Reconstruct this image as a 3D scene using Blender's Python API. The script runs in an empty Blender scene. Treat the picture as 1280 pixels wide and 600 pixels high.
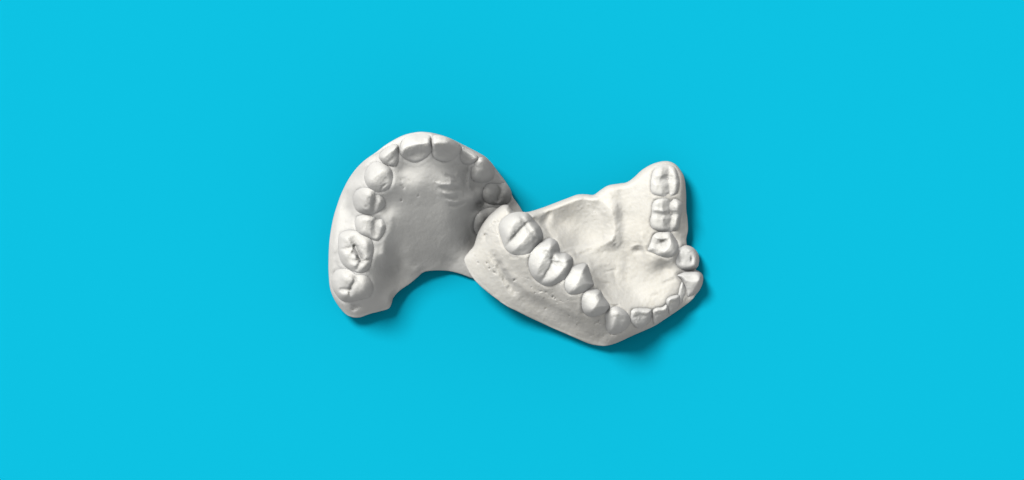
import bpy, math
import numpy as np
from mathutils import Vector, noise as mnoise

S = 0.00027            # metres per drawing unit: each cast is about 65 mm across
CX, CY = 640.0, 300.0
scene = bpy.context.scene
col = scene.collection
rng = np.random.RandomState(7)

# ------------------------------------------------------------------ helpers
def smooth_closed(pts, n=6):
    P = np.array(pts, float); m = len(P); out = []
    for i in range(m):
        p0, p1, p2, p3 = P[i-1], P[i], P[(i+1) % m], P[(i+2) % m]
        for k in range(n):
            t = k / n
            out.append(.5*((2*p1)+(-p0+p2)*t+(2*p0-5*p1+4*p2-p3)*t*t+(-p0+3*p1-3*p2+p3)*t**3))
    return np.array(out)

def smooth_open(pts, n=5):
    P = np.array(pts, float)
    if len(P) < 3: return P
    Q = np.vstack([2*P[0]-P[1], P, 2*P[-1]-P[-2]]); out = []
    for i in range(1, len(Q)-2):
        p0, p1, p2, p3 = Q[i-1], Q[i], Q[i+1], Q[i+2]
        for k in range(n):
            t = k / n
            out.append(.5*((2*p1)+(-p0+p2)*t+(2*p0-5*p1+4*p2-p3)*t*t+(-p0+3*p1-3*p2+p3)*t**3))
    out.append(P[-1])
    return np.array(out)

def seg_dist(X, Y, poly, closed):
    """distance from points to polyline, nearest point, inside flag, position along the line"""
    n = len(poly); best = np.full(X.shape, 1e18); nx = np.zeros_like(X); ny = np.zeros_like(X)
    inside = np.zeros(X.shape, bool); along = np.zeros_like(X)
    m = n if closed else n-1
    for i in range(m):
        ax, ay = poly[i]; bx, by = poly[(i+1) % n]
        dx, dy = bx-ax, by-ay; L = dx*dx+dy*dy+1e-12
        t = np.clip(((X-ax)*dx+(Y-ay)*dy)/L, 0, 1)
        qx, qy = ax+t*dx, ay+t*dy; d = (X-qx)**2+(Y-qy)**2
        c = d < best
        best = np.where(c, d, best); nx = np.where(c, qx, nx); ny = np.where(c, qy, ny)
        along = np.where(c, (i+t)/m, along)
        if closed:
            cond = ((ay > Y) != (by > Y))
            if cond.any():
                xi = ax+(Y-ay)*dx/(dy if abs(dy) > 1e-12 else 1e-12)
                inside ^= cond & (X < xi)
    return np.sqrt(best), nx, ny, inside, along

class TPS:
    def __init__(self, pts, lam=2.0):
        P = np.array(pts, float); self.c = P[:, :2]; n = len(P)
        d = np.linalg.norm(self.c[:, None]-self.c[None], axis=2)/100
        K = np.where(d > 0, d*d*np.log(d+1e-12), 0) + lam*1e-4*np.eye(n)
        A = np.zeros((n+3, n+3)); A[:n, :n] = K
        A[:n, n] = 1; A[:n, n+1:] = self.c/100; A[n, :n] = 1; A[n+1:, :n] = (self.c/100).T
        self.w = np.linalg.solve(A, np.concatenate([P[:, 2], [0, 0, 0]]))
    def __call__(self, X, Y):
        X = np.asarray(X, float); Y = np.asarray(Y, float)
        n = len(self.c); z = self.w[n]+self.w[n+1]*X/100+self.w[n+2]*Y/100
        for i in range(n):
            d2 = ((X-self.c[i, 0])**2+(Y-self.c[i, 1])**2)/1e4
            z = z+self.w[i]*.5*d2*np.log(d2+1e-12)
        return z

def vnoise(X, Y, scale, seed):
    """smooth value noise in -1..1"""
    r = np.random.RandomState(seed).rand(256, 256)*2-1
    x = X/scale+1000; y = Y/scale+1000
    xi = np.floor(x).astype(int); yi = np.floor(y).astype(int); fx = x-xi; fy = y-yi
    fx = fx*fx*(3-2*fx); fy = fy*fy*(3-2*fy)
    g = lambda a, b: r[a % 256, b % 256]
    return (g(xi, yi)*(1-fx)*(1-fy)+g(xi+1, yi)*fx*(1-fy)+g(xi, yi+1)*(1-fx)*fy+g(xi+1, yi+1)*fx*fy)

def fbm(X, Y, scale, seed, oct=3):
    z = 0; a = 1
    for o in range(oct):
        z = z+a*vnoise(X+13*o, Y+37*o, scale/2**o, seed+o); a *= .5
    return z

def groove(poly, w, depth, taper=True):
    w = w*1.3; depth = depth*.8
    poly = smooth_open(poly)
    lo = poly.min(0)-4*w; hi = poly.max(0)+4*w
    def f(X, Y):
        out = np.zeros_like(X)
        m = (X > lo[0]) & (X < hi[0]) & (Y > lo[1]) & (Y < hi[1])
        if m.any():
            d, _, _, _, al = seg_dist(X[m], Y[m], poly, False)
            tp = np.clip(np.minimum(al, 1-al)*5, .25, 1) if taper else 1
            out[m] = -depth*tp*np.exp(-(d/w)**2)
        return out
    return f

def facet(poly, w, amp):
    """a crisp ridge (or, with a negative amount, a V-shaped valley) with two flat flanks"""
    poly = smooth_open(poly)
    lo = poly.min(0)-w; hi = poly.max(0)+w
    def f(X, Y):
        out = np.zeros_like(X)
        m = (X > lo[0]) & (X < hi[0]) & (Y > lo[1]) & (Y < hi[1])
        if m.any():
            d = seg_dist(X[m], Y[m], poly, False)[0]
            t = np.clip(1-np.sqrt(d*d+.5)/w, 0, 1)
            out[m] = amp*np.where(t < .25, 2*t*t, t-.125)/.875
        return out
    return f

def bump(x, y, rx, ry, amp, rot=0, p=1.0):
    c, s = math.cos(math.radians(rot)), math.sin(math.radians(rot))
    def f(X, Y):
        u = ((X-x)*c+(Y-y)*s)/rx; v = (-(X-x)*s+(Y-y)*c)/ry
        return amp*np.exp(-(u*u+v*v)**p)
    return f

def relief_solid(name, outline, top, edge, under, r_top, r_under, res, mat, root, origin, soft=False):
    """closed solid: a carved upper surface, a rounded rim along the outline and an underside"""
    poly = smooth_closed(outline)
    lo = poly.min(0)-2*res; hi = poly.max(0)+2*res
    nx = int((hi[0]-lo[0])/res)+2; ny = int((hi[1]-lo[1])/res)+2
    gx, gy = np.meshgrid(lo[0]+np.arange(nx)*res, lo[1]+np.arange(ny)*res, indexing='ij')
    d, qx, qy, ins, _ = seg_dist(gx, gy, poly, True)
    cells = ins[:-1, :-1] | ins[1:, :-1] | ins[:-1, 1:] | ins[1:, 1:]
    # drop slivers: use cells touching the inside; outside corners slide on to the outline
    used = np.zeros_like(ins)
    used[:-1, :-1] |= cells; used[1:, :-1] |= cells; used[:-1, 1:] |= cells; used[1:, 1:] |= cells
    rim = used & ~ins
    x = np.where(rim, qx, gx); y = np.where(rim, qy, gy); dd = np.where(rim, 0, d)
    xs, ys, ds = x[used], y[used], dd[used]
    zT = top(xs, ys, ds); zU = under(xs, ys); zE = np.maximum(np.minimum(edge(xs, ys), zT-1), zU+3)
    g = lambda t: np.sqrt(np.clip(1-(1-np.clip(t, 0, 1))**2, 0, 1))
    zt = zE+(zT-zE)*((1-(1-np.clip(ds/r_top, 0, 1))**2.2) if soft else g(ds/r_top))
    zu = zU+(zE-zU)*(1-g(ds/r_under))
    zu = np.minimum(zu, zt)
    zu = np.where(rim[used], zt, zu)
    n = len(xs)
    idx = np.full(used.shape, -1); idx[used] = np.arange(n)
    isrim = rim[used]
    idu = np.where(isrim, np.arange(n), -1)
    ninner = int((~isrim).sum()); idu[~isrim] = n+np.arange(ninner)
    V = np.zeros((n+ninner, 3))
    V[:n, 0] = xs; V[:n, 1] = ys; V[:n, 2] = zt
    V[n:, 0] = xs[~isrim]; V[n:, 1] = ys[~isrim]; V[n:, 2] = zu[~isrim]
    a, b, c, e = idx[:-1, :-1][cells], idx[1:, :-1][cells], idx[1:, 1:][cells], idx[:-1, 1:][cells]
    Ft = np.stack([a, e, c, b], 1)                     # y is flipped below, so this winds upward
    Fb = np.stack([idu[a], idu[b], idu[c], idu[e]], 1)
    allrim = isrim[a] & isrim[b] & isrim[c] & isrim[e]
    F = np.vstack([Ft[~allrim], Fb[~allrim]])
    W = np.zeros_like(V)
    W[:, 0] = (V[:, 0]-CX)*S-origin[0]; W[:, 1] = -(V[:, 1]-CY)*S-origin[1]; W[:, 2] = V[:, 2]*S-origin[2]
    me = bpy.data.meshes.new(name)
    me.vertices.add(len(W)); me.vertices.foreach_set('co', W.ravel())
    me.loops.add(F.size); me.loops.foreach_set('vertex_index', F.ravel().astype(np.int32))
    me.polygons.add(len(F)); me.polygons.foreach_set('loop_start', np.arange(0, F.size, 4, dtype=np.int32))
    me.polygons.foreach_set('loop_total', np.full(len(F), 4, np.int32))
    me.polygons.foreach_set('use_smooth', np.ones(len(F), bool))
    me.update(calc_edges=True); me.validate()
    me.materials.append(mat)
    o = bpy.data.objects.new(name, me); col.objects.link(o); o.parent = root
    return o

# ------------------------------------------------------------------ materials
def plaster(name, ca, cb, cc, bump_strength=.35):
    m = bpy.data.materials.new(name); m.use_nodes = True; nt = m.node_tree; N = nt.nodes; L = nt.links
    b = N['Principled BSDF']; b.inputs['Roughness'].default_value = .95
    b.inputs['Specular IOR Level'].default_value = .0
    b.inputs['Subsurface Weight'].default_value = 1.0; b.inputs['Subsurface Radius'].default_value = (1, 1, 1)
    b.inputs['Subsurface Scale'].default_value = .00085
    tc = N.new('ShaderNodeTexCoord')
    n1 = N.new('ShaderNodeTexNoise'); n1.inputs['Scale'].default_value = 60; n1.inputs['Detail'].default_value = 6
    n2 = N.new('ShaderNodeTexNoise'); n2.inputs['Scale'].default_value = 330; n2.inputs['Detail'].default_value = 5
    L.new(tc.outputs['Object'], n1.inputs['Vector']); L.new(tc.outputs['Object'], n2.inputs['Vector'])
    r = N.new('ShaderNodeValToRGB'); e = r.color_ramp.elements
    e[0].position = .34; e[0].color = (*ca, 1); e[1].position = .66; e[1].color = (*cb, 1)
    L.new(n1.outputs['Fac'], r.inputs['Fac'])
    r2 = N.new('ShaderNodeMapRange'); r2.inputs['From Min'].default_value = .60; r2.inputs['From Max'].default_value = .78
    r2.inputs['To Max'].default_value = .45
    L.new(n2.outputs['Fac'], r2.inputs['Value'])
    mx = N.new('ShaderNodeMix'); mx.data_type = 'RGBA'
    L.new(r2.outputs['Result'], mx.inputs['Factor']); L.new(r.outputs['Color'], mx.inputs['A']); mx.inputs['B'].default_value = (*cc, 1)
    L.new(mx.outputs['Result'], b.inputs['Base Color'])
    # fine grain and tiny air-bubble pores
    n3 = N.new('ShaderNodeTexNoise'); n3.inputs['Scale'].default_value = 1100; n3.inputs['Detail'].default_value = 4
    L.new(tc.outputs['Object'], n3.inputs['Vector'])
    v = N.new('ShaderNodeTexVoronoi'); v.inputs['Scale'].default_value = 520; v.inputs['Randomness'].default_value = 1
    L.new(tc.outputs['Object'], v.inputs['Vector'])
    vr = N.new('ShaderNodeMapRange'); vr.inputs['From Min'].default_value = .06; vr.inputs['From Max'].default_value = .2
    L.new(v.outputs['Distance'], vr.inputs['Value'])
    n4 = N.new('ShaderNodeTexNoise'); n4.inputs['Scale'].default_value = 100
    L.new(tc.outputs['Object'], n4.inputs['Vector'])
    gate = N.new('ShaderNodeMapRange'); gate.inputs['From Min'].default_value = .5; gate.inputs['From Max'].default_value = .62
    L.new(n4.outputs['Fac'], gate.inputs['Value'])
    inv = N.new('ShaderNodeMath'); inv.operation = 'SUBTRACT'; inv.inputs[0].default_value = 1; L.new(vr.outputs['Result'], inv.inputs[1])
    mu = N.new('ShaderNodeMath'); mu.operation = 'MULTIPLY'; L.new(inv.outputs[0], mu.inputs[0]); L.new(gate.outputs['Result'], mu.inputs[1])
    ad = N.new('ShaderNodeMath'); ad.operation = 'MULTIPLY_ADD'; ad.inputs[1].default_value = -.9
    L.new(mu.outputs[0], ad.inputs[0]); L.new(n3.outputs['Fac'], ad.inputs[2])
    bp = N.new('ShaderNodeBump'); bp.inputs['Strength'].default_value = bump_strength; bp.inputs['Distance'].default_value = .00025
    L.new(ad.outputs[0], bp.inputs['Height']); L.new(bp.outputs['Normal'], b.inputs['Normal'])
    return m

M_left = plaster('grey_white_plaster', (.81, .80, .765), (.85, .84, .805), (.775, .765, .725), .28)
M_tooth = plaster('cool_white_plaster', (.83, .82, .78), (.86, .855, .82), (.81, .795, .75), .28)
M_right = plaster('warm_white_plaster', (.81, .785, .72), (.86, .84, .785), (.77, .735, .655), .36)

def bluecard():
    m = bpy.data.materials.new('cyan_card'); m.use_nodes = True; nt = m.node_tree; N = nt.nodes; L = nt.links
    b = N['Principled BSDF']; b.inputs['Roughness'].default_value = 1; b.inputs['Specular IOR Level'].default_value = 0
    tc = N.new('ShaderNodeTexCoord'); n = N.new('ShaderNodeTexNoise'); n.inputs['Scale'].default_value = 3
    L.new(tc.outputs['Object'], n.inputs['Vector'])
    r = N.new('ShaderNodeValToRGB'); e = r.color_ramp.elements
    e[0].color = (.0038, .475, .686, 1); e[1].color = (.0038, .476, .687, 1)
    L.new(n.outputs['Fac'], r.inputs['Fac']); L.new(r.outputs['Color'], b.inputs['Base Color'])
    return m
M_card = bluecard()

# ------------------------------------------------------------------ casts
def amp(f, k):
    return lambda X, Y: k*f(X, Y)

def build_cast(root, origin, outline, ctrl, feats, edge, under, teeth, mat, seed, r_top, res, k_amp=1, k_crease=1, k_noise=1, k_feat=1, k_high=1):
    T = TPS(ctrl)
    ps = [(t, smooth_closed(t['o'])) for t in teeth]
    def top(X, Y, d):
        z = T(X, Y)
        Xw = X+.8*fbm(X, Y, 6, seed+40); Yw = Y+.8*fbm(X, Y, 6, seed+45)
        for f in feats: z = z+k_feat*f(Xw, Yw)
        for t, poly in ps:
            lo = poly.min(0)-9; hi = poly.max(0)+9
            m = (X > lo[0]) & (X < hi[0]) & (Y > lo[1]) & (Y < hi[1])
            if not m.any(): continue
            sd, _, _, ins, _ = seg_dist(X[m], Y[m], poly, True)
            sd = np.where(ins, -sd, sd)
            cr = t.get('crease', 2.0)*k_crease
            dz = -cr*np.exp(-(np.clip(sd, 0, None)/1.1)**2)          # gum crease
            dz += k_crease*1.2*t.get('roll', 1.0)*np.exp(-((sd-3.6)/2.0)**2)      # gum roll outside it
            dz = np.where(ins, -cr-np.clip(-sd*.5, 0, 4), dz)
            z[m] += dz
        z += k_noise*.55*fbm(X, Y, 14, seed)+k_noise*.22*fbm(X, Y, 3.2, seed+9)
        return z
    base = relief_solid('gum_base', outline, top, edge, under, r_top, 9, res, mat, root, origin)
    for i, (t, poly) in enumerate(ps):
        cx, cy = poly.mean(0); tx, ty = t.get('tilt', (0, 0)); H = t['H']*k_high; ts = seed+50+i
        fs = t.get('f', [])
        k = t.get('follow', 1.0); zc = float(T(np.array([cx]), np.array([cy]))[0])
        def ttop(X, Y, d):
            z = k*T(X, Y)+(1-k)*zc+H+tx*(X-cx)+ty*(Y-cy)
            Xw = X+.55*fbm(X, Y, 5, ts+20); Yw = Y+.55*fbm(X, Y, 5, ts+30)     # nothing carved runs straight
            for f in fs: z = z+k_amp*f(Xw, Yw)
            return z+.35*fbm(X, Y, 7, ts)+.12*fbm(X, Y, 2.2, ts+5)
        dr = t.get('drop', 1.2)
        tedge = lambda X, Y: np.maximum(T(X, Y)-dr, 6)
        tund = lambda X, Y: np.maximum(T(X, Y)-dr-5, 3)
        relief_solid(t['kind'], t['o'], ttop, tedge, tund, t.get('r', 7)*1.45, 3, .5, (M_tooth if mat is M_right else mat), root, origin, True)
    return T, base

def cast_root(cx, cy, label):
    o = bpy.data.objects.new('dental_cast', None); col.objects.link(o)
    o.empty_display_size = .01
    o.location = ((cx-CX)*S, -(cy-CY)*S, 0)
    o['label'] = label; o['category'] = 'dental cast'; o['group'] = 'white plaster dental casts'
    return o, (o.location.x, o.location.y, 0)

G, B, K = groove, bump, facet
# ---- left cast -----------------------------------------------------------
L_out = [(523,167),(534,167),(547,169),(562,173.5),(580,182),(600,192),(611,200),(622,214),(632,227),(638.5,238),
         (641,246),(650,259),(655,270),(656,290),(650,315),(640,335),(622,348),(605,351),(590,347.5),(575,342),(560,338.5),(543,338),
         (530,340),(522,346.5),(513,354),(500,363),(492,372),(489.5,380),(486,385.5),(477,388.5),(463,392),(450,396.5),(440,396),
         (431,391),(420,377),(413.5,362),(411.5,343),(411.5,323),(413,299),(417,275),(422.5,256),(429,239),(440,219),(455,203.5),
         (472,192),(488,180.5),(506,171)]
L_ctrl = [(497,208,104.8),(560,192,97.9),(525,192,110.3),(442,221,62.1),(431,240,57.9),(424,256,56.6),(418,275,55.2),(525,171,110.3),(525,180,117.2),(523,207,100.7),(525,225,89.0),(530,255,73.1),(540,292,55.2),(545,325,23),(545,336,17),
          (413,300,50),(420,303,60.7),(445,310,82.8),(470,312,80.0),(481,318,73.1),(491,322,64.8),(503,325,52.4),(520,325,36),
          (415,345,42),(425,358,53.8),(443,358,70.3),(468,355,66.2),(478,366,48),(485,378,34),(445,391,32),(500,352,26),(463,386,34),
          (424,262,57.9),(434,262,62),(460,252,96.6),(484,260,93.8),(494,266,78.6),(506,275,69.0),(518,285,64.8),
          (434,236,62.1),(446,228,73.1),(475,222,109.0),(495,232,111.7),(506,244,83.4),
          (462,202,85.5),(473,200,95.2),(490,197,110.3),(505,214,100.7),(515,245,80.0),
          (560,180,110.3),(560,207,88.3),(587,200,73.1),(584,215,67.6),(570,232,73.1),(603,214,70.3),(616,212,55.2),(592,235,56.6),
          (613,243,51.0),(596,254,48.3),(632,240,40),(638,250,26),(612,277,36),(588,285,46.9),(640,280,18),(600,310,20),
          (640,310,18),(580,322,17),(600,342,15),(560,262,64.8),(572,292,46.9),(630,335,12),(604,198,72),(583,187,80.0)]
L_feats = [G([(445,379),(444,384),(440,388)],2,3.5), G([(445,384),(452,382)],1.8,3), G([(439,379),(445,383)],1.8,2.5),
    # palatal folds
    G([(565,212),(571,206),(578,205)],1.2,1.8), G([(566,223),(563,232),(560,237)],1.6,-1.6), G([(556,218),(564,222),(572,225),(570,230)],1.8,2.8),
    G([(545,229),(555,232),(566,231),(577,232)],1.6,-2.4), G([(548,236),(558,236.5),(568,236),(578,234)],1.8,2.8),
    G([(552,240),(562,243),(574,241),(582,243)],1.8,-2.2), G([(556,247),(566,248),(575,246)],1.8,2.4),
    G([(560,255),(568,258),(576,256),(584,252)],1.6,2.0), G([(560,251),(568,253),(578,251)],1.6,-1.6),
    
    G([(587,207),(586,218),(587,232),(592,242)],1.6,-1.6),G([(584,208),(582,222),(583,236)],2,1.8),
    G([(575,214),(571,222),(576,228)],1.6,-1.6),
    G([(500,225),(508,224),(516,229)],2,1.4), G([(503,231),(507,238)],1.5,1.5), B(504,251,1.4,1.4,-2),B(524,246,1.3,1.3,-1.4),
    G([(486,260),(490,275),(489,290),(483,300),(481,318),(480,340)],3,-1.6),
    G([(430,262),(424,285),(421,300)],3,-1.2), B(421,318,3,7,-1.6),B(421,330,3,5,-1.5), B(419,312,2,4,1),
    G([(455,212),(461,204)],3,-1.4),
    G([(477,196),(470,203),(463,209)],2.2,1.6), G([(459,230),(453,236),(446,242)],2.2,1.6), G([(444,267),(438,274),(432,284)],2.2,1.6),
    G([(426,331),(420,338),(414,345)],2,1.5),
    G([(552,322),(562,326),(575,330)],4,1), B(520,337,8,5,1.5,-40)]
L_ctrl = [(x, y, 40+(z-40)*1.45 if z > 40 else z) for x, y, z in L_ctrl]
L_ctrl = [(x, y, z+42*min(1, max(0, (295-y)/90))*min(1, max(0, (z-50)/40))) for x, y, z in L_ctrl
          if not (488 < x < 600 and 234 < y < 342 or 500 < x < 600 and 220 < y < 342) or (x > 586 and y < 290)]
def vault(x, y):                                                # the palate falls away towards the back and the right
    a = .93*(336-y)+.5/121*((121**2-(y-215)**2)/2)
    return 21+a+.45*(545-min(x, 560))-.8*max(0, x-560)
L_ctrl += [(x, y, vault(x, y)) for x in (507, 526, 545, 562) for y in (228, 250, 272, 294, 316, 334)
           if not (x == 507 and y < 240) ] + [(492, y, vault(492, y)+1-max(0, y-290)*.2-max(0, 290-y)*.1) for y in (248, 270, 292, 314, 332)] + [(600, 340, 20), (600, 310, 24), (578, 292, 56), (578, 270, 80), (578, 330, 24), (592, 235, 84), (594, 252, 72), (600, 266, 56)]
def L_edge(X, Y):
    a = np.clip((360-Y)/60, 0, 1)*np.clip((480-X)/40, 0, 1)*26      # outer flank of the long side
    b = np.clip((225-Y)/35, 0, 1)*148*np.clip((600-X)/60, .1, 1)     # the front of the cast stands taller
    return 24+np.maximum(a, b)
L_under = lambda X, Y: np.full_like(X, 0.0)
L_teeth = [
 dict(kind='incisor', H=5, r=4, follow=1, o=[(502.5,183),(506,176),(513,171.5),(526,169.5),(538,171),(541,177),(541,190),(535,198),(522,205),(509,201),(502.5,194)],
      f=[K([(504,190),(511,186),(520,183),(530,181.5),(541,180.5)],12,9), B(523,197,10,5,-1.5)]),
 dict(kind='incisor', H=5, r=4, follow=1, o=[(541,176),(545,171),(557,172.5),(568,177),(577,184),(576,191.5),(568,200),(557,204),(545,200),(541,192)],
      f=[K([(541,180.5),(552,181),(562,182.5),(572,185.5),(578,189)],11,8.5), B(556,195,8,5,-1.5)]),
 dict(kind='incisor', H=3, r=4, follow=.8, o=[(577.5,186),(583,186),(592,191),(598,197),(597,202),(588,207),(580,205.5),(575,198)],
      f=[K([(577,188),(588,193.5),(599,200)],9,7)]),
 dict(kind='canine', H=4, r=5, follow=.8, o=[(596,200),(603,197.5),(612,202),(618,210),(617.5,222),(610,228),(598,229),(590,225),(588.5,215),(591,206)],
      f=[K([(599,200),(607,206.5),(613,213),(618,221)],11,8), K([(593,204),(593,214),(591,224)],5,-3)]),
 dict(kind='premolar', H=5, r=5, crease=3, o=[(603,243),(606,233),(613,229),(624,230),(632,229),(638,237),(639,247),(634,255),(622,257),(612,256),(605,251)],
      f=[G([(621,229),(622.5,240),(622,256)],2.2,5), B(612,244,6,9,2), B(631,242,5,7,4)]),
 dict(kind='molar', H=4, r=6, crease=2.6, o=[(592,284),(594,272),(602,262),(614,258.5),(628,261),(636,270),(636,286),(624,295),(606,297),(596,294)],
      f=[B(604,277,6,8,2)]),
 dict(kind='incisor', H=6, r=5, follow=.8, o=[(476,198),(478,192),(486,185.5),(496,182),(500.5,184.5),(501,193),(500,203),(497,209),(490,209.5),(483,206.5),(479,203)],
      f=[K([(479,201),(486,194.5),(494,188.5),(502,184)],10,8)]),
 dict(kind='canine', H=8, r=7, follow=.8, o=[(457.5,222),(460,212),(467,205),(475,203.5),(486,208.5),(492.5,215),(493,227),(488,237),(477,241.5),(467,238),(460.5,232)],
      f=[K([(461,231),(466,226),(479,215.5),(490,210)],15,9), G([(478,242),(480,235),(486,231)],1.2,3)]),
 dict(kind='premolar', H=8, r=7, follow=.8, o=[(442.5,250),(446,240),(456,235),(466,236.5),(473,241),(482,248),(483.5,257),(476,265),(467,269),(456,268),(446.5,263)],
      f=[K([(463,240),(459,250),(458,262)],13,6), K([(472,242),(470.5,253),(468,265)],6,-5), B(478,254,4,5,2.5), B(459,259,2,2,-1.6)]),
 dict(kind='premolar', H=7, r=6, follow=.8, o=[(445,277),(448,270),(457,268.5),(467,270),(477,272),(483.5,280),(482.5,290),(474,301),(465,299),(453,293.5),(447,287)],
      f=[K([(448,282),(454,276),(459,271)],8,4), K([(455,292),(459,283),(462,275)],10,4), K([(475,271),(471,280),(471,293)],7,-4.5), B(479,284,3,4,2.5), G([(479,276),(483,281)],1.2,1.6)]),
 dict(kind='molar', H=9, r=7, follow=.7, o=[(424,303),(425,293.5),(432,288.5),(444,287.5),(455,292.5),(465,298),(469,309),(467,323),(464,334),(457,340.5),(448,341),(438,336.5),(429,329.5),(424.5,317)],
      f=[B(436,299,6,6,5), B(433,318,6,6,4.5), B(459,306,5,8,4,-10), B(458,333,5,5,3), B(444,331,5,4,3), B(445,322,3.2,3.2,3.4),
         G([(443,304),(447,311),(452,320),(453,327)],2.4,6), G([(425,311),(435,310),(442,308)],1.6,3), G([(439,314),(447,318),(453,326)],1.6,4),
         G([(453,327),(460,325.5),(467,325)],1.6,4), G([(453,327),(449,333),(446,339)],1.4,3), B(453,326,2,2,-3.5), B(447,309,5,4,-1.5), K([(443,298),(447,310),(452,322)],8,-4)]),
 dict(kind='molar', H=9, r=8, follow=.7, o=[(415,347),(420,338.5),(428,335),(437,336),(447,341.5),(459,343.5),(466.5,353),(467.5,363),(462,372),(450,374.5),(437,377.5),(427,375),(418,363.5),(415,354)],
      f=[B(433,347,7,8,5.5), B(430,368,6,5,3.5), B(455,356,7,11,3.5), G([(443,340),(445,351),(439,361),(440,374)],2.0,5.5), G([(424,361),(431,362),(439,361)],2,4.5),
         G([(446,373),(455,371.5),(462,367.5)],1.5,3), B(439,361,2.2,2.2,-2.5)]),
]
AMP_L, CR_L = 1.15, .3
rootL, orgL = cast_root(525, 285, 'greyer plaster upper jaw with deep shaded palate, partly under the other cast')
TL, baseL = build_cast(rootL, orgL, L_out, L_ctrl, L_feats, L_edge, L_under, L_teeth, M_left, 11, 7, .7, AMP_L, CR_L, .6, 1.35, .6)

# ---- right cast ----------------------------------------------------------
R_out = [(628,256.5),(635,256.5),(639,260.5),(643,264.5),(650,264.5),(660,265),(677,260),(693,254),(710,247.5),(722,243.3),(733,243),(742,243.5),
         (750,238),(760,232),(773,229.7),(783,228),(792,222),(803,212),(817,204.5),(832,201.5),(843,205),(850.5,213.5),(855,223),(857,240),(857.5,262),
         (859,274),(859.5,288),(857.5,300),(860,312),(867,330),(872,345),(872,360),(866,373),(851,385),(832,398),(818,407),(804,413.5),(790,419.5),
         (774,427),(762,431),(752,432),(737,429.5),(720,422.5),(705,416),(690,409.5),(663,397),(646,388.5),(630,380),(605,361),(592,348),(584,335),(580.5,324),(586,315),
         (592,308),(595,299),(598,290),(604,279),(611,270),(620,262)]
R_ctrl = [(855,320,30),(745,400,60),(775,330,44),(586,325,52),(598,300,64),(612,275,78),(628,262,80),(640,270,84),(600,335,60),(615,320,84),(620,350,64),(640,335,92),(650,318,106),(650,290,92),(662,268,80),
          (640,372,54),(660,365,72),(668,345,96),(688,330,92),(672,390,42),(690,375,74),(708,370,94),(723,350,90),(705,405,37),(725,395,66),(742,378,80),
          (735,420,29),(752,420,30),(762,400,54),(752,428,22),(775,400,50),(778,418,40),(800,397,42),(800,412,36),(822,390,36),(822,402,28),(840,380,34),
          (845,386,26),(852,365,30),(864,362,30),(868,370,22),(862,345,25),(856,322,29),(868,335,20),
          (846,302,38),(828,304,52),(850,265,42),(856,265,32),(833,267,56),(848,225,44),(832,226,58),(833,206,44),(818,210,50),(806,265,56),(806,230,58),(806,295,54),
          (795,235,52),(792,260,50),(780,240,47),(780,270,46),(766,240,50),(767,265,53),(766,295,50),(750,245,44),(745,262,44),(725,252,50),(700,258,56),(680,266,62),(668,275,70),
          (700,280,46),(720,280,40),(745,290,40),(700,297,60),(720,310,50),(745,312,47),(725,325,62),(745,340,56),(755,360,54),(765,375,56),(765,335,44),(785,320,43),(780,345,42),
          (790,365,43),(790,383,45),(815,380,40),(830,365,42),(810,345,43),(830,335,40),(842,345,40),(800,320,46),(815,325,54),(842,315,56)]
ROW = np.array([(640,282),(662,300),(690,325),(720,348),(745,374),(772,398)], float)
FRONT = np.array([(790,388),(815,386),(835,374),(850,360),(866,344)], float)
def lift(x, y, z):
    x, y = np.array([float(x)]), np.array([float(y)])
    d = seg_dist(x, y, ROW, False)[0][0]; e = seg_dist(x, y, FRONT, False)[0][0]
    return z+30*math.exp(-(d/24)**2)+9*math.exp(-(e/10)**2)*min(1, max(0, (862-x[0])/20))
R_ctrl = [(x, y, lift(x, y, z)) for x, y, z in R_ctrl]
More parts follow.
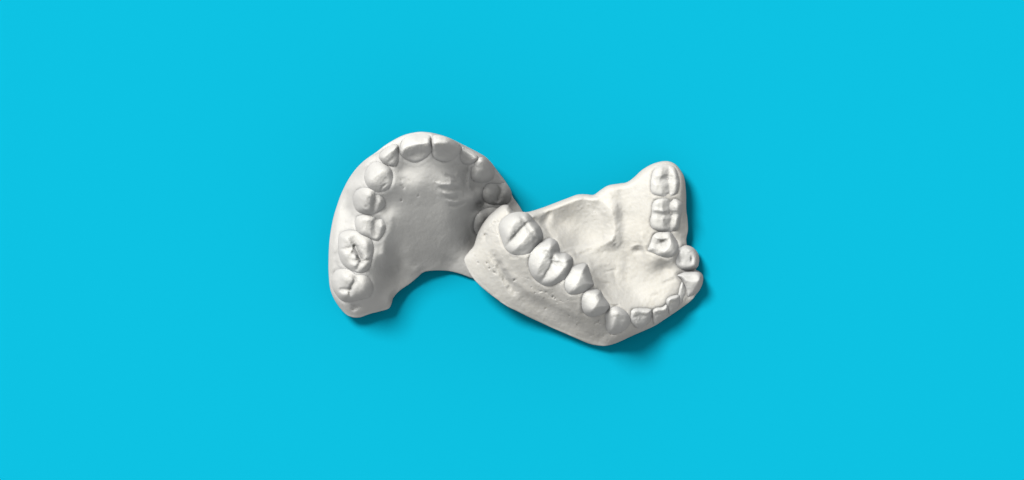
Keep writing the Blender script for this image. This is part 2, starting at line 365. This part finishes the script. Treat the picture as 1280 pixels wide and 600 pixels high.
R_feats = [K([(744,248),(757,255),(765,268),(768,285),(764,302)],15,6), K([(700,320),(720,315),(745,309),(763,301)],9,4), K([(704,318),(716,314),(724,318),(738,312)],4,-2), K([(676,262),(684,272),(682,284),(690,296)],9,-4), K([(617,318),(628,340),(642,364)],8,-4), G([(774,240),(776,262),(775,285),(780,305)],6,2.5,False),
    G([(715,311),(730,309),(742,307),(756,298)],2.8,-2.4), G([(720,314),(738,310),(750,304)],2,1.6),
    G([(800,287),(803,300),(806,312)],3,-3), G([(786,312),(793,307),(802,309),(806,316)],2,-2), B(797,312,6,4,-4.5),
    G([(782,306),(783,330),(781,350)],4,1.6,False), G([(690,262),(680,275),(678,283)],3,3), G([(664,268),(672,272),(684,268)],3,-2),
    G([(666,262),(690,258),(712,250),(732,246),(745,248)],3,-2.4,False),
    G([(752,341),(762,338),(768,337)],1.2,1.6), G([(742,346),(758,350),(772,354)],1.4,-1.6),G([(748,352),(762,356)],1.3,1.6), G([(760,379.5),(768,381),(776,380)],1.2,2),
    G([(739,336),(752,330),(764,331)],2,-1.2), G([(822,322),(832,333),(840,338)],2.5,1.2), G([(824,356),(836,351),(846,348)],1.8,1.8), G([(812,370),(823,366)],1.5,1.2),
    G([(775,352),(768,345),(770,330)],2,1.5),
    # side of the base
    G([(618,321),(626,336),(634,350),(642,362)],3.2,4.5), G([(640,360),(665,378),(700,396),(735,420)],7,3.2), G([(632,334),(645,350),(665,366),(700,382),(727,400),(745,418)],4,-2.6,False),
    G([(614,318),(620,316)],2,-1.5), G([(628,273),(624,286),(627,300),(630,315)],2,2.4), G([(634,318),(642,321),(650,321)],1.6,2.2), G([(623,275),(616,280)],1.3,2.6),
    G([(726,380),(722,390),(724,400)],3,-1.5), G([(752,398),(750,410)],3,-1.2), G([(786,408),(790,414)],2,-1.2), G([(772,416),(760,417),(750,420)],1.5,1.0),
    B(607,296,2.2,5,-3.5,15), B(606,293,1,1,-3), B(612,335,1.1,1.1,-3), B(598,328,1,1,-3), B(609,328,1,1,-3), B(619,341,2.2,1,-3,30),
    B(643,350,1.2,1.2,-4), B(642,351,1,1,-2), B(691,371,1.2,1.2,-4), B(694,373,1,1,-3), B(676,364,2,1,-2.6,10), B(683,365,1.2,1,-2.6), B(681,386,.9,.9,-2),
    B(746,402,2.2,1.2,-3,-20), B(748,400,1.1,1,-3), B(711,394,.9,.9,-3), B(763,418,1,1,-2.4), B(767,417,1,1,-2.4), B(766,405,1,1,-2), B(774,396,1.1,1,-2)]
# scattered air bubbles on the rough left shoulder
for _ in range(12):
    u, v = rng.rand(2); x = 590+u*45; y = 262+v*75
    if (x-640)*.6+(y-256)*.45 > 30: continue
    s = .5+.6*rng.rand(); R_feats.append(B(x, y, s, s*(.8+.5*rng.rand()), -1.2-1.6*rng.rand()))
for _ in range(40):
    t = rng.rand(); x = 640+t*120; y = 350+t*62+rng.randn()*9
    s = .45+.4*rng.rand(); R_feats.append(B(x, y, s, s, -1-1.2*rng.rand()))
shoulder = lambda X, Y: (fbm(X, Y, 4, 77, 3))*1.0*np.exp(-(((X-610)/24)**2+((Y-285)/32)**2))
R_feats.append(shoulder)
def R_under(X, Y):
    return np.clip(38-(X-630)*.4, 0, 38)
def R_edge(X, Y):
    z = R_under(X, Y)+7
    return np.maximum(z, 20+6*np.clip((250-Y)/50, 0, 1))
def jag(seed): return lambda X, Y: .6*vnoise(X, Y, 2.6, seed)
R_teeth = [
 dict(kind='molar', H=10, r=9, crease=3, follow=.3, tilt=(.22,-.22), o=[(623.5,285),(627,275),(636,268),(645,265.5),(657,265.5),(664,270.5),(669,277),(675,284),(678.5,296),(673,306),(663,315.5),(652,318.7),(640,317.5),(632,311),(627,299)],
      f=[B(638,286,7,15,2.5,35), B(653,303,7.5,15,3,44), K([(649,269),(640,284),(631,301)],11,4.5), K([(664,289),(653,302),(641,315)],11,4.5), G([(631,309),(641,298),(651,287),(657,281)],1.8,3.5,False), G([(649,266),(653,273),(657,280),(664,290),(670,299)],2.4,4.5,False), G([(657,281),(663,277),(670,275)],2,4), B(660,272,4,4,2), B(669,288,3.5,5,3,-20)]),
 dict(kind='molar', H=11, r=9, crease=3, follow=.3, tilt=(.22,-.22), o=[(660,330),(662.5,317),(668,307),(678,300.5),(688,297.5),(696,302),(699,310),(700,315),(708,316),(715,321.5),(715.5,329),(713,338),(707,347),(698,353),(685,357.5),(675,354),(665,345)],
      f=[B(674,330,7,15,2.5,33), B(699,342,7.5,15,3,42), K([(685,313),(677,326),(669,344)],11,4.5), K([(709,329),(700,340),(688,355)],11,4.5), G([(676,352),(682,343),(687,335),(691,327)],1.8,3.5,False), G([(672,313),(681,315),(688,320),(692,327),(702,329.5),(714,327)],2.4,4.5), G([(691,326),(692,319),(700,312)],2.4,5), B(688,304,5,5,2.5), B(707,321,5,3.5,2.5), B(692,314,4,4,-3)]),
 dict(kind='premolar', H=7, r=8, crease=3.2, follow=.5, tilt=(.08,-.1), o=[(704.5,354),(708,343),(713,333.5),(720,330.5),(732,329),(736,337),(740,350),(741.5,356),(733,362.5),(725,366),(712,367.5),(706.5,362)],
      f=[K([(731,334),(725,345),(717,362)],13,6), K([(716,335),(724,337),(733,335)],6,3.5)]),
 dict(kind='premolar', H=8, r=8, crease=3.2, follow=.5, tilt=(.08,-.1), o=[(726,377),(727.5,368),(733,362.5),(743,360.5),(750,363),(753.5,370),(761,380),(760,386),(752,392.5),(740,395.5),(732,393),(727,386)],
      f=[K([(753,366),(747,376),(737,392)],15,8), K([(736,366),(744,365),(752,367)],6,3)]),
 dict(kind='canine', H=6, r=8, crease=2.6, follow=.6, tilt=(.1,-.35), o=[(755,393),(762,384.5),(770,382.5),(780,387.5),(786,395),(787,403),(780,412),(768,417.5),(760,415),(756.5,408),(756,400)],
      f=[K([(772,387),(768,398),(763,412)],10,5), K([(763,390),(772,388),(781,393)],7,4)]),
 dict(kind='incisor', H=6, r=5.5, crease=1.6, roll=.4, follow=.8, o=[(787.5,394),(788,388),(793,384.5),(803,384.5),(813,385.5),(815,391),(812.5,400),(805,407.5),(797,410),(790.5,406),(787.5,400)],
      f=[K([(787,391),(792,387.5),(803,387),(815,388.5)],8,6), jag(31)]),
 dict(kind='incisor', H=5, r=4.5, crease=1.6, roll=.3, o=[(815,388),(819,384),(827,383),(832,380),(836,384),(835,391),(829,398),(822,404),(817,404),(814.5,396)],
      f=[K([(815,389),(822,386.5),(829,385),(835,381)],7,5.5), jag(32)]),
 dict(kind='incisor', H=4.5, r=4, crease=1.4, roll=.3, o=[(832,380),(832,374),(837,370),(846,368),(850,371),(849,380),(844,388),(838,393),(835,390)],
      f=[K([(832,379),(835,374),(840,371.5),(848,368.5)],7,5.5), jag(33)]),
 dict(kind='incisor', H=1.5, r=4, crease=1.0, roll=.3, o=[(847,366),(848.5,358),(852,352),(855,356),(856,366),(853,376),(849,381),(846.5,374)],
      f=[K([(848,367),(850,359),(853,353)],5,2)]),
 dict(kind='canine', H=5, r=5, crease=1.6, follow=.5, tilt=(.1,-.25), drop=8, o=[(844,344),(852,339),(862,337.6),(871,338),(877,342),(878.8,348),(877,357),(871,366.5),(863,372.5),(857,374),(854.5,362),(851,352)],
      f=[K([(848,345),(858,350),(866,352),(877,349)],13,7)]),
 dict(kind='premolar', H=11, r=5, crease=2, follow=.4, drop=1, o=[(841,322),(843,315),(848.5,309.5),(857,306.5),(866,309.5),(872,316.5),(873.7,325),(871,334.5),(861,338.3),(851,336.5),(844,330)],
      f=[G([(850,311),(849,320),(852,333)],1.6,2), B(864,324,1.6,3,-3), B(858,318,6,6,2), B(862,313,2,1.5,1)]),
 dict(kind='premolar', H=6, r=6, crease=2.6, follow=.7, o=[(808,313),(812,303),(815,295),(821,290.5),(836,289.5),(843,297),(847.5,307),(844,317),(835,322),(824,320),(815,316)],
      f=[K([(834,291),(838,299),(836,308),(829,315)],8,5), K([(812,300),(820,305),(829,303)],7,-4.5), B(815,311,4,3,2), K([(818,295),(826,299),(833,297)],3,2), K([(820,314),(826,309),(827,303)],4,-1.5)]),
 dict(kind='molar', H=6, r=5, crease=2, follow=.7, o=[(813,268),(814.5,255),(820,249),(829,247.5),(843,247.8),(852.5,254),(852,264),(849.5,274),(847,286),(838,290),(825,290),(815,286),(811.5,278)],
      f=[K([(838,248),(836,258),(838.5,268),(837,279),(838,291)],11,-8), K([(814,267),(828,269),(838,267),(852,270)],6,-3.5), K([(815,262),(829,264)],4,2), B(845,258,4,5,1.5), B(820,253,4,4,1.5), B(844,279,4,6,1.5), K([(829,274),(834,281)],3,-1)]),
 dict(kind='molar', H=6, r=5, crease=1.8, follow=.7, o=[(812,232),(813,222),(816,213),(823,207.5),(833,206),(843,210),(848,222),(848.5,232),(844,243),(830,246.5),(817,244),(812.5,239)],
      f=[K([(834,206),(836,215),(833.5,224),(836,233),(835,246)],11,-8), K([(813,224),(826,225),(835,223),(848,225)],6,-3.5), B(841,215,4,5,1.5), B(819,231,4,5,1.5), B(842,232,4,5,1.5), B(818,213,4,4,1.5)]),
]
rootR, orgR = cast_root(745, 330, 'whiter plaster lower jaw with pitted side, one end resting on the other cast')
TR, baseR = build_cast(rootR, orgR, R_out, R_ctrl, R_feats, R_edge, R_under, R_teeth, M_right, 23, 8, .7, 1.1, .35, 1.0, 1.0, .85)

# ------------------------------------------------------------------ backdrop
me = bpy.data.meshes.new('tabletop'); w = 3.0
me.from_pydata([(-w,-w,0),(w,-w,0),(w,w,0),(-w,w,0)], [], [(0,1,2,3)]); me.materials.append(M_card)
o = bpy.data.objects.new('backdrop', me); col.objects.link(o); o['kind'] = 'structure'
o.location.z = -.00005

# ------------------------------------------------------------------ light, world, camera
W = bpy.data.worlds.new('World'); scene.world = W; W.use_nodes = True
bg = W.node_tree.nodes['Background']; bg.inputs[1].default_value = .285
_N = W.node_tree.nodes; _L = W.node_tree.links            # ambient fill added near the horizon to lighten steep sides, dimmer overhead
_tc = _N.new('ShaderNodeTexCoord'); _sp = _N.new('ShaderNodeSeparateXYZ'); _rp = _N.new('ShaderNodeValToRGB')
_L.new(_tc.outputs['Generated'], _sp.inputs[0]); _L.new(_sp.outputs['Z'], _rp.inputs['Fac'])
_rp.color_ramp.elements[0].position = .05; _rp.color_ramp.elements[0].color = (1.9, 1.9, 1.9, 1)
_rp.color_ramp.elements[1].position = .75; _rp.color_ramp.elements[1].color = (.9, .93, .95, 1)
_L.new(_rp.outputs['Color'], bg.inputs[0])

def softbox(name, az, el, dist, size, power, color):
    l = bpy.data.lights.new(name, 'AREA'); l.shape = 'DISK'; l.size = size; l.energy = power; l.color = color
    o = bpy.data.objects.new(name, l); col.objects.link(o)
    v = Vector((math.cos(az)*math.cos(el), math.sin(az)*math.cos(el), math.sin(el)))
    o.location = v*dist; o.rotation_euler = v.to_track_quat('Z', 'Y').to_euler()
    return o
D = 24.0
softbox('key_softbox', math.radians(130), math.radians(55), D, 7.6, 1.0*math.pi*math.pi*D*D*.85/math.sin(math.radians(55)), (1, .985, .96))

cam = bpy.data.cameras.new('camera'); co = bpy.data.objects.new('camera', cam); col.objects.link(co)
dist = 12000*S; co.location = (0, 0, dist)
cam.sensor_fit = 'HORIZONTAL'; cam.sensor_width = 36; cam.lens = 36*dist/(1280*S)
cam.clip_start = .05; cam.clip_end = 50
scene.camera = co
scene.view_settings.view_transform = 'Standard'; scene.view_settings.look = 'None'
scene.view_settings.exposure = 0; scene.view_settings.gamma = 1
scene.render.engine = 'CYCLES'; scene.cycles.max_bounces = 6; scene.cycles.diffuse_bounces = 0
